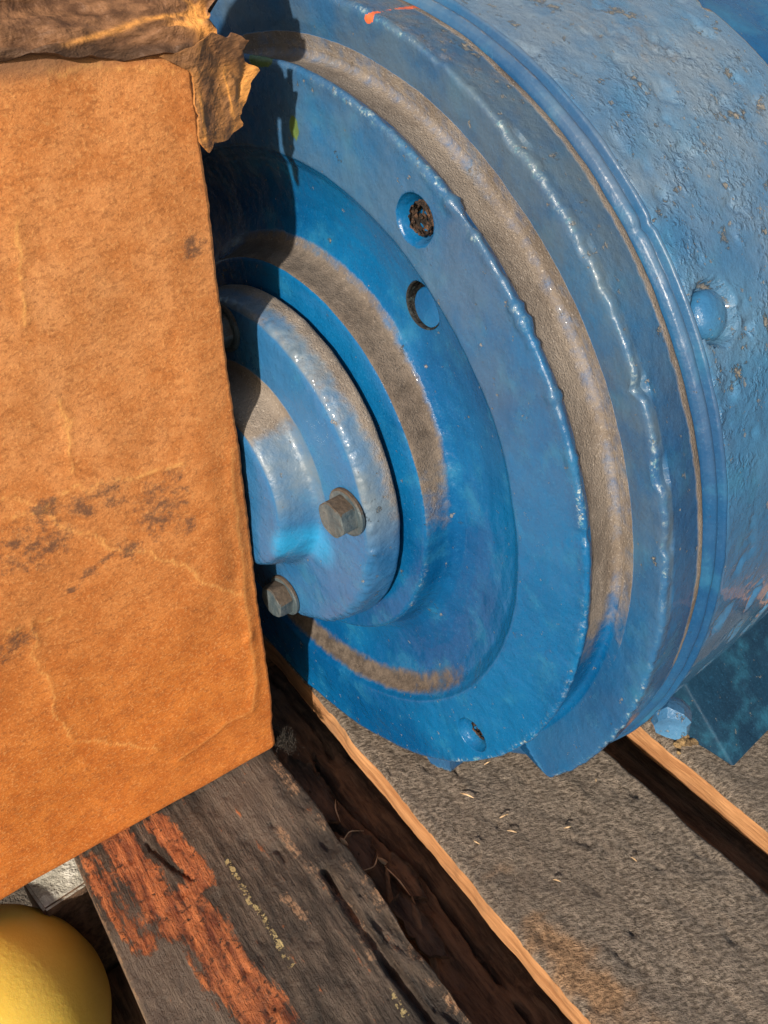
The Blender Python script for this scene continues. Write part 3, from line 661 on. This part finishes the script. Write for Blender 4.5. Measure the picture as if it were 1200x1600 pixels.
def block(name, x0, x1, y0, y1, z0, z1, mats, dens=.03, seed=0, jag=.006, parent=None, off=(0, 0, 0), side_mat=True):
    """rough rectangular slab with slightly uneven faces"""
    bm = bmesh.new(); bmesh.ops.create_cube(bm, size=1)
    for v in bm.verts: v.co = Vector(((x0 + x1) / 2 + v.co.x * (x1 - x0), (y0 + y1) / 2 + v.co.y * (y1 - y0), (z0 + z1) / 2 + v.co.z * (z1 - z0)))
    bmesh.ops.bevel(bm, geom=bm.edges[:], offset=.008, segments=2, affect='EDGES')
    for _ in range(5):
        es = [e for e in bm.edges if e.calc_length() > dens * 2]
        if es: bmesh.ops.subdivide_edges(bm, edges=es, cuts=1, use_grid_fill=True)
    V = np.array([v.co[:] for v in bm.verts]); bm.verts.index_update(); F = [tuple(v.index for v in f.verts) for f in bm.faces]
    mi = [0 if f.normal.z > .6 or len(mats) == 1 else 1 for f in bm.faces]; bm.free()
    V = V + np.stack([fbm(V * 12, 3, seed + k) for k in range(3)], -1) * jag
    return link(name, raw_mesh(name, V - np.array(off), F, mats, sharp=45, midx=mi), parent)
wp = block('white_plank', -1.045, -.55, .112, .46, -1.235, -1.19, [M_white, M_dark], seed=90)
tag(wp, 'chalky white painted plank end showing under the cardboard box, above the yellow dome', 'plank')
wb = block('brown_block', -1.03, -.56, .130, .45, -1.768, -1.236, [M_dark], seed=93)
tag(wb, 'dark brown wooden block carrying the white plank end under the box', 'block')
dp = block('brown_plank', -1.02, -.45, -1.9, .115, -1.768, -1.64, [M_dark, M_dark], seed=95)
tag(dp, 'dark brown plank on the ground beside the yellow dome, under the pallet', 'plank')

# ------------------------------------------------------------------ CARDBOARD BOX
def mat_card():
    s = NT('kraft_cardboard'); f = s.map(scale=(34, 34, 62), rot=(0, .35, 0)); fib = s.noise(1.3, 7, .78, src=f); sp = s.noise(150, 4, .7, off=2); cl = s.noise(16, 5, .6, off=6); big = s.noise(1.7, 3, .5, off=1)
    sep = s.t.nodes.new('ShaderNodeSeparateXYZ'); s.t.links.new(s.P, sep.inputs[0])
    hi = s.ramp(sep.outputs[2], .35, 1.75)             # the card colour turns paler towards the top
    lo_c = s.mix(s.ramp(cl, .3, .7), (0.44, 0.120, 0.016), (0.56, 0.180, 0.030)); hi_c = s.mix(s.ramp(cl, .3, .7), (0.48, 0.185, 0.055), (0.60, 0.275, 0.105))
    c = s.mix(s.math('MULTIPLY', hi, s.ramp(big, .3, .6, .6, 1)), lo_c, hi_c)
    c = s.mix(s.ramp(fib, .46, .64, 0, .50), c, (0.22, 0.075, 0.022)); c = s.mix(s.ramp(sp, .50, .68, 0, .6), c, (0.70, 0.34, 0.12)); c = s.mix(s.ramp(sp, .44, .30, 0, .6), c, (0.19, 0.07, 0.025))
    cr = s.attr('crease'); c = s.mix(s.math('MULTIPLY', cr, .75, clamp=True), c, (0.80, 0.42, 0.13))
    st = s.math('ADD', s.attr('stain'), s.math('MULTIPLY', s.math('SUBTRACT', s.noise(34, 8, .8, off=11), .5), 4.0)); c = s.mix(s.math('MULTIPLY', s.ramp(st, .50, 1.3), .80), c, (0.09, 0.05, 0.035))
    c = s.mix(s.attr('scuff'), c, s.mix(fib, (0.10, 0.055, 0.03), (0.26, 0.15, 0.09)))
    h = s.math('ADD', s.math('MULTIPLY', fib, .5), s.math('ADD', s.math('MULTIPLY', sp, .35), s.math('MULTIPLY', cl, .25)))
    return s.done(c, .82, s.bump(h, .005, .8), Specular_IOR_Level=.3)
M_card = mat_card()
box = empty('cardboard_box', (-.9, .5, -H))
tag(box, 'large worn orange-brown cardboard box with creased face standing left of the motor', 'box')
BO = np.array([-.9, .5, -H])
# bottom / mid / top corner positions (right-front, left-front, left-back, right-back)
KB = np.array([(-.228, .010), (-1.62, .135), (-1.50, 1.25), (-.215, 1.15)])
KM = np.array([(-.272, -.130), (-1.64, -.03), (-1.50, 1.22), (-.27, 1.10)])
KT = np.array([(-.300, -.252), (-1.66, -.17), (-1.50, 1.20), (-.30, 1.05)])
ZT = (1.075, 1.13, 1.13, 1.075)
CR = [[(-0.842, 0.241), (-0.776, 0.227), (-0.686, 0.247), (-0.585, 0.225), (-0.447, 0.196)], [(-0.774, 0.235), (-0.72, 0.149), (-0.657, 0.08), (-0.575, -0.01), (-0.498, -0.073), (-0.436, -0.15), (-0.361, -0.242), (-0.287, -0.307)],
      [(-0.679, 0.464), (-0.667, 0.397), (-0.669, 0.35), (-0.693, 0.285)], [(-1.1, -.02), (-0.911, -0.054), (-0.823, -0.064), (-0.764, -0.078)],
      [(-0.859, -0.054), (-0.858, -0.139), (-0.851, -0.233), (-0.858, -0.322), (-0.857, -0.422), (-0.849, -0.512), (-0.773, -0.579), (-0.691, -0.648), (-0.617, -0.744)],
      [(-0.683, 0.85), (-0.698, 0.733), (-0.705, 0.645)], [(-1.1, .33), (-0.816, 0.296), (-0.774, 0.235)], [(-.571, 1.072), (-.472, 1.055), (-.353, 1.03)]]
CG = [[(-0.299, -0.464), (-0.292, -0.661), (-0.311, -0.78), (-0.4, -0.775), (-0.492, -0.828), (-0.557, -0.838)], [(-0.304, 0.182), (-0.308, -0.014), (-0.302, -0.24), (-.299, -.464)]]
ST = [(-0.763, 0.221, 0.05), (-0.677, 0.196, 0.05), (-0.618, 0.196, 0.05), (-0.823, 0.142, 0.08), (-0.754, 0.125, 0.045), (-0.602, 0.028, 0.04), (-0.509, 0.111, 0.085), (-0.45, 0.034, 0.04), (-0.466, 0.176, 0.03), (-0.701, 0.01, 0.022), (-0.908, -0.108, 0.06), (-0.345, 0.70, 0.03)]
def box_mesh():
    r = .022; rb = .035
    # loop parameter: front 0..1 (right->left), left side, back, right side
    fr = np.linspace(0, 1, 300) ** 1.35
    loop = [(u, 0) for u in fr] + [(1, v) for v in np.linspace(0, 1, 40)[1:]] + [(u, 1) for u in np.linspace(1, 0, 40)[1:]] + [(0, v) for v in np.linspace(1, 0, 60)[1:-1]]
    L = np.array(loop)
    nb = 7
    zs = np.r_[np.linspace(0, 1, 300)]
    rings = [(k, -H + rb * (1 - math.cos(math.pi / 2 * (j / nb))), 1) for j, k in [(j, rb * (1 - math.sin(math.pi / 2 * j / nb))) for j in range(nb)]]
    Zs = [z for _, z, _ in rings] + list(-H + rb + zs[1:] * (1.075 + H - rb - r)) + [1.075 - r + r * math.sin(math.pi / 2 * j / 5) for j in range(1, 6)]
    In = [k for k, _, _ in rings] + [0] * 299 + [r * (1 - math.cos(math.pi / 2 * j / 5)) for j in range(1, 6)]
    Zs = np.array([-H] * 3 + Zs + [1.075] * 4); In = np.array([.55, .30, .10] + In + [.06, .2, .35, .55])
    m = len(Zs); n = len(L)
    t = np.clip((Zs + H) / (1.075 + H), 0, 1)
    def corner(i):
        a, b, c = KB[i], KM[i], KT[i]
        return np.where(t[:, None] < .5, a + (b - a) * (t[:, None] * 2), b + (c - b) * (t[:, None] * 2 - 1))
    C0, C1, C2, C3 = (corner(i) for i in range(4))
    u = L[:, 0][:, None, None]; v = L[:, 1][:, None, None]
    XY = (1 - u) * (1 - v) * C0 + u * (1 - v) * C1 + u * v * C2 + (1 - u) * v * C3          # (n,m,2)
    cen = (C0 + C1 + C2 + C3) / 4
    dl = XY - cen[None]; dist = np.linalg.norm(dl, axis=2, keepdims=True)
    # round the vertical corner edges
    cr_ = .009
    for ci, (cu, cv) in enumerate(((0, 0), (1, 0), (1, 1), (0, 1))):
        Cc = (C0, C1, C2, C3)[ci]; q = XY - Cc[None]; dd = np.linalg.norm(q, axis=2, keepdims=True)
        XY = XY - (dl / dist) * np.maximum(cr_ - dd, 0) * .45
    inset = np.minimum(In[None, :, None], dist * .98)
    big = (In > .05)[None, :, None]
    XY = np.where(big, cen[None] + dl * (1 - In[None, :, None] / .56), XY - dl / dist * inset)
    Z = np.broadcast_to(Zs[None], (n, m)).copy() + (np.where(t > .5, (t - .5) * 2, 0)[None] * (.010 + L[:, 0][:, None] * .165))
    V = np.concatenate([XY, Z[..., None]], -1)
    front = (L[:, 1] == 0)[:, None] & (In < .05)[None]
    P = np.stack([V[..., 0], V[..., 2]], -1)
    crease = np.zeros((n, m)); bend = np.zeros((n, m)); warp = fbm(np.stack([P[..., 0] * 18, P[..., 1] * 18, P[..., 0] * 0], -1), 4, 100)
    warp2 = fbm(np.stack([P[..., 0] * 18, P[..., 1] * 18, P[..., 0] * 0 + 9], -1), 4, 101); Pw = P + np.stack([warp, warp2], -1) * .03
    for ln_ in CR:
        d = segd(Pw, ln_); crease = np.maximum(crease, np.exp(-(d / .0020) ** 2) * .75 + np.exp(-(d / .012) ** 2) * .08); bend += np.exp(-(d / .012) ** 2) * .0014
    for ln_ in CG:
        d = segd(P + np.stack([warp, warp2], -1) * .01, ln_); crease = np.maximum(crease, np.exp(-(d / .005) ** 2) * .30); bend += np.exp(-(d / .020) ** 2) * .004
    stain = np.zeros((n, m))
    for x, z, rr in ST: stain = np.maximum(stain, 1 - sst(.0, 1.9, np.hypot(P[..., 0] - x, P[..., 1] - z) / rr))
    stain = np.maximum(stain, .8 * (1 - sst(.006, .016, segd(Pw, [(-.76, -.02), (-.70, .012), (-.63, .04)]))))
    edge_x = np.interp(V[..., 2], [-H, 0, 1.07], [-.228, -.272, -.30])
    e = edge_x - V[..., 0]
    stain = stain * front + .45 * np.exp(-e / .03) * front * sst(.1, .5, V[..., 2])
    crease = crease * front
    scuff = np.maximum((L[:, 1] > 0)[:, None] * .55, (1 - sst(0, .022, V[..., 2] + H)) * .5) * np.ones((n, m)); scuff = np.maximum(scuff, sst(1.04, 1.085, V[..., 2]) * .8)
    scuff = np.maximum(scuff, .5 * np.exp(-e / .006) * front)
    # gentle bulge, dents and the pushed-in lower right corner
    nrm = np.array([0, -1.0]); bul = (np.sin(np.clip((Z + H) / 2.1, 0, 1) * np.pi) * .012 + fbm(np.stack([P[..., 0] * 2.2, P[..., 1] * 2.2, P[..., 0] * 0], -1), 3, 103) * .022) * sst(0, .12, e)
    fold = sst(.0, -.05, (P[..., 0] + .30) * -.35 - (P[..., 1] + .80)) * 0
    low = (1 - sst(-.95, -.76, P[..., 1] + (P[..., 0] + .3) * .25)) * .016
    V[..., 1] += -(bul + bend) * front + low * front
    V[..., 0] += ((fbm(np.stack([V[..., 2] * 5, V[..., 2] * 0, V[..., 2] * 0], -1), 2, 107) * .005 + fbm(np.stack([V[..., 2] * 40, V[..., 2] * 0, V[..., 2] * 0], -1), 3, 108) * .0035)) * np.exp(-e / .03)
    F = [tuple(f) for f in grid_faces(n, m).tolist()] + [tuple(i * m for i in reversed(range(n))), tuple(i * m + m - 1 for i in range(n))]
    F = [tuple(reversed(f)) for f in F]
    return V.reshape(-1, 3), F, {'crease': crease, 'stain': np.clip(stain, 0, 1.2), 'scuff': np.clip(scuff, 0, 1)}
V, F, at = box_mesh()
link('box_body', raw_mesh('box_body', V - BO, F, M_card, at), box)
def mat_tape():
    s = NT('grimy_packing_tape'); f = s.map(scale=(5, 5, 16)); n = s.noise(3, 6, .65, src=f); b = s.noise(5, 5, .6, dist=.6); sp = s.noise(60, 4)
    c = s.mix(s.ramp(n, .35, .65), (0.105, 0.050, 0.024), (0.25, 0.125, 0.060)); c = s.mix(s.math('ADD', s.attr('gold'), s.ramp(b, .62, .72, 0, .35), clamp=True), c, (0.80, 0.36, 0.09))
    c = s.mix(s.attr('grime'), c, (0.055, 0.032, 0.02))
    return s.done(c, s.mixf(n, .38, .6), s.bump(s.math('ADD', b, s.math('MULTIPLY', n, .35)), .03, .8), Specular_IOR_Level=.5)
M_tape = mat_tape()
# the lid flap that rises from the top front edge
def flap():
    nu, nv = 200, 60; u = np.linspace(0, 1, nu) ** 1.3; v = np.linspace(0, 1, nv); Ug, Vg = np.meshgrid(u, v, indexing='ij')
    a = np.array([-.283, -.264, 1.058]); b = np.array([-1.66, -.18, 1.205]); d = np.array([.24, .17, .215])
    P = a + (b - a) * Ug[..., None] + d * Vg[..., None] ** 1.0
    P[..., 1] -= .022 * np.sin(np.clip(Vg * 4, 0, 1) * np.pi / 2) * (1 - Vg)
    cl = np.stack([Ug * 9 + Vg * 3, Vg * 5 - Ug * 6, Ug * 0], -1)
    w1 = fbm(cl, 4, 120); w2 = fbm(cl * 3, 3, 122)
    P[..., 1] -= w1 * .020 + w2 * .006; P[..., 2] += w2 * .012 + w1 * .01
    P[..., 0] += (np.exp(-Ug * 40)) * (fbm(np.stack([Vg * 9, Vg * 0, Vg * 0], -1), 4, 125) * .05)
    # fold glints painted pale into the tape colour, fanning out from the corner
    gold = np.zeros_like(Ug); Q = np.stack([Ug, Vg], -1)
    for ln_, wd in (([(.02, .28), (.10, .22), (.20, .05)], .010), ([(.02, .30), (.13, .45)], .008), ([(0, .12), (.05, .2)], .02)):
        gold = np.maximum(gold, np.exp(-(segd(Q + w2[..., None] * .02, ln_) / wd) ** 2) * .8)
    gold = np.maximum(gold, .9 * (1 - sst(.6, 1.2, np.sqrt(((Ug - .025) / .020) ** 2 + ((Vg - .26) / .08) ** 2) + w1)))
    grime = .75 * (1 - sst(.03, .10, Vg)) + .4 * sst(.2, .9, Ug) * 0
    Bk = P + np.array([0, .014, -.004]); A2 = np.concatenate([P, Bk[:, ::-1]], 1); n, m = nu, 2 * nv
    F = [tuple(f) for f in grid_faces(n, m, False, True).tolist()] + [tuple(range(m - 1, -1, -1)), tuple((n - 1) * m + i for i in range(m))]
    gg = np.concatenate([gold, gold[:, ::-1]], 1); gr = np.concatenate([grime, grime[:, ::-1]], 1)
    me = raw_mesh('lid_flap', A2.reshape(-1, 3) - BO, F, M_tape, {'gold': gg, 'grime': gr}, sharp=60)
    bm = bmesh.new(); bm.from_mesh(me); bmesh.ops.recalc_face_normals(bm, faces=bm.faces); bm.to_mesh(me); bm.free()
    link('lid_flap', me, box)['label'] = 'dark brown taped lid flap rising from the top edge'
flap()
# torn tape hanging off the upper right corner: outline in the face plane (x, z)
def torn_tape():
    out = np.array([(-0.373, 1.064), (-0.309, 1.069), (-0.268, 1.088), (-0.241, 1.076), (-0.227, 1.083), (-0.201, 1.069), (-0.216, 1.054), (-0.209, 1.037), (-0.186, 1.012), (-0.204, 0.992), (-0.215, 0.961), (-0.229, 0.934), (-0.225, 0.916), (-0.253, 0.902), (-0.288, 0.893), (-0.301, 0.883), (-0.312, 0.901), (-0.314, 0.954), (-0.31, 1.021), (-0.33, 1.054)])
    out = resample(np.vstack([out, out[:1]]), .008)[:-1]; m = len(out)
    out = out + np.stack([fbm(np.c_[out * 60, np.zeros(m)], 3, 130), fbm(np.c_[out * 60, np.ones(m)], 3, 131)], 1) * .008
    c = np.array([-.262, 1.0]); K = np.linspace(0.02, 1, 34)
    Pxz = c + (out - c)[:, None] * K[None, :, None]
    x, z = Pxz[..., 0], Pxz[..., 1]
    base = -.268 + (1.07 - z) * .122 - (x + .3) * .09
    cr = fbm(np.stack([x * 16, z * 9, x * 0], -1), 4, 133); cr2 = fbm(np.stack([x * 45 + z * 20, z * 18, x * 0], -1), 3, 134)
    ed = sst(.0, .12, x + .30)
    y = base - .004 - np.abs(cr) * .022 * (0.35 + ed) - cr2 * .007
    gold = (.35 + .65 * sst(-.2, .2, cr)) * (1 - .75 * sst(1.02, 1.05, z))
    gold = gold * (1 - .85 * np.exp(-((x + .290 + cr2 * .02) / .015) ** 2) * (1 - sst(1.01, 1.03, z))) * (1 - .6 * np.exp(-((x + .262 + cr * .03) / .010) ** 2) * (z < .98))
    gold = np.maximum(gold, 1.1 * np.exp(-((x + .248 + cr2 * .02) / .004) ** 2) * (z < 1.03)); gold = np.maximum(gold, .9 * np.exp(-((x + .303) / .003) ** 2) * (z < .99))
    V = np.stack([x, y, z], -1); Bk = V[:, ::-1] + np.array([0, .006, 0]); A2 = np.concatenate([V, Bk], 1)
    k_ = np.clip(A2[..., 0] + .305, 0, 1)[..., None]; A2 = A2 + k_ * np.array([.30, .38, -.08])
    g2 = np.concatenate([gold, gold[:, ::-1]], 1); gm = g2 * 0 + .25 * sst(.99, 1.05, np.concatenate([z, z[:, ::-1]], 1))
    F = [tuple(f) for f in grid_faces(m, 68, True, True).tolist()]
    me = raw_mesh('torn_tape', A2.reshape(-1, 3) - BO, F, M_tape, {'gold': g2, 'grime': gm}, sharp=60)
    bm = bmesh.new(); bm.from_mesh(me); bmesh.ops.recalc_face_normals(bm, faces=bm.faces); bm.to_mesh(me); bm.free()
    link('torn_tape', me, box)['label'] = 'crumpled torn brown tape at the upper right corner'
torn_tape()

# ------------------------------------------------------------------ YELLOW DOME
def mat_yellow():
    s = NT('matt_yellow_plastic'); n = s.noise(3, 5, .6); f = s.noise(60, 4, .6)
    c = s.mix(s.ramp(n, .3, .7), (0.76, 0.52, 0.075), (0.82, 0.60, 0.11)); c = s.mix(s.ramp(s.noise(16, 6, .7), .62, .78, 0, .35), c, (0.25, 0.15, 0.03))
    return s.done(c, .5, s.bump(f, .003, .4), Subsurface_Weight=.25, Subsurface_Radius=(.02, .012, .004))
prof = [(-.348 * math.cos(t), .348 * math.sin(t)) for t in np.linspace(0, math.pi, 49)]; prof[0] = (-.348, 1e-3); prof[-1] = (.348, 1e-3)
prof = np.array(prof); prof[23:26, 1] += .004
me = small_lathe('yellow_dome', prof, 96, mat_yellow(), axis='z', sharp=None)
tag(link('yellow_dome', me, None, (-1.315, .040, -1.42)), 'smooth yellow rounded plastic dome on the ground in the lower left corner', 'plastic dome')

# ------------------------------------------------------------------ DEBRIS
def mat_lint(): s = NT('dark_lint'); n = s.noise(40, 4); return s.done(s.mix(n, (0.012, 0.010, 0.009), (0.06, 0.05, 0.04)), .9)
M_lint = mat_lint()
def fibres(name, c, R, count, ln_, wd, mat, seed, flat=.7):
    rg = random.Random(seed); Vs = []; Fs = []
    for k in range(count):
        p = np.array([rg.gauss(0, 1) * R[0], rg.gauss(0, 1) * R[1], abs(rg.gauss(0, 1)) * R[2]]); d = np.array([rg.gauss(0, 1), rg.gauss(0, 1), rg.gauss(0, .6)]); d /= np.linalg.norm(d)
        m = 5; b = len(Vs)
        for i in range(m):
            q = p + d * ln_ * i / m * rg.uniform(.7, 1.2); d = d + np.array([rg.gauss(0, .25) for _ in range(3)]); d /= np.linalg.norm(d)
            ww = wd * (1 - .6 * i / m)
            for a_ in range(3): Vs.append(q + ww * np.array([math.cos(a_ * 2.09), math.sin(a_ * 2.09), (a_ - 1) * .5]))
        for i in range(m - 1):
            for a_ in range(3): a0 = b + i * 3 + a_; a1 = b + i * 3 + (a_ + 1) % 3; Fs.append((a0, a1, a1 + 3, a0 + 3))
    return link(name, raw_mesh(name, np.array(Vs), Fs, mat), None, c)
o = fibres('lint_clump', (-.190, .030, -1.055), (.016, .030, .016), 520, .020, .0013, M_lint, 3)
tag(o, 'dark frayed lint clump at the lower right corner of the box', 'lint')
def crumbs():
    rg = random.Random(11); Vs = []; Fs = []; ico = bmesh.new(); bmesh.ops.create_icosphere(ico, subdivisions=1, radius=1)
    iv = np.array([v.co[:] for v in ico.verts]); jf = [tuple(v.index for v in f.verts) for f in ico.faces]; ico.free()
    for k in range(260):
        p = np.array([rg.gauss(0, .050), rg.gauss(0, .042), 0]); r = rg.uniform(.006, .018); hgt = max(0, .07 * math.exp(-(p[0] ** 2 + p[1] ** 2) / .004)) * rg.random()
        b = len(Vs); sc_ = np.array([rg.uniform(.6, 1.3), rg.uniform(.6, 1.3), rg.uniform(.5, 1.0)]) * r
        for v in iv: Vs.append(p + np.array([0, 0, hgt + r * .4]) + v * sc_ * rg.uniform(.8, 1.2))
        for f in jf: Fs.append(tuple(b + i for i in f))
    s = NT('dry_nest_dirt'); n = s.noise(30, 5, .7); c = s.mix(s.ramp(n, .35, .65), (0.07, 0.045, 0.022), (0.36, 0.24, 0.11))
    return link('dirt_clump', raw_mesh('dirt_clump', np.array(Vs), Fs, s.done(c, .9, s.bump(n, .02))), None, (.825, -.865, -H))
tag(crumbs(), 'crumbly yellow-brown dirt packed beside the motor foot, behind the round nut', 'dirt', kind='stuff')
sl = [(.162, .535, .045, 1.1), (.19, .717, .028, .9), (.082, .687, .022, 1.3), (.205, .66, .03, .2), (.187, .916, .02, 1.0), (.33, .80, .02, .4), (.45, .55, .022, 1.9), (.52, .72, .018, 2.4), (.29, .47, .022, .1), (.41, .99, .02, 1.5)]
rg = random.Random(5)
for i, (n_, s_, l_, a_) in enumerate(sl):
    d = np.array([math.cos(a_), math.sin(a_)]) * l_ / 2
    z = -H + .010
    o = sliver('wood_sliver', [P3(n_ - d[0], s_ - d[1], z), P3(n_, s_, z + .008), P3(n_ + d[0], s_ + d[1], z + .002)], .0035, M_pale, i, th=.002)
    tag(o, 'thin pale wood sliver lying on the wide grey board', 'wood sliver', 'wood slivers on the wide grey board')
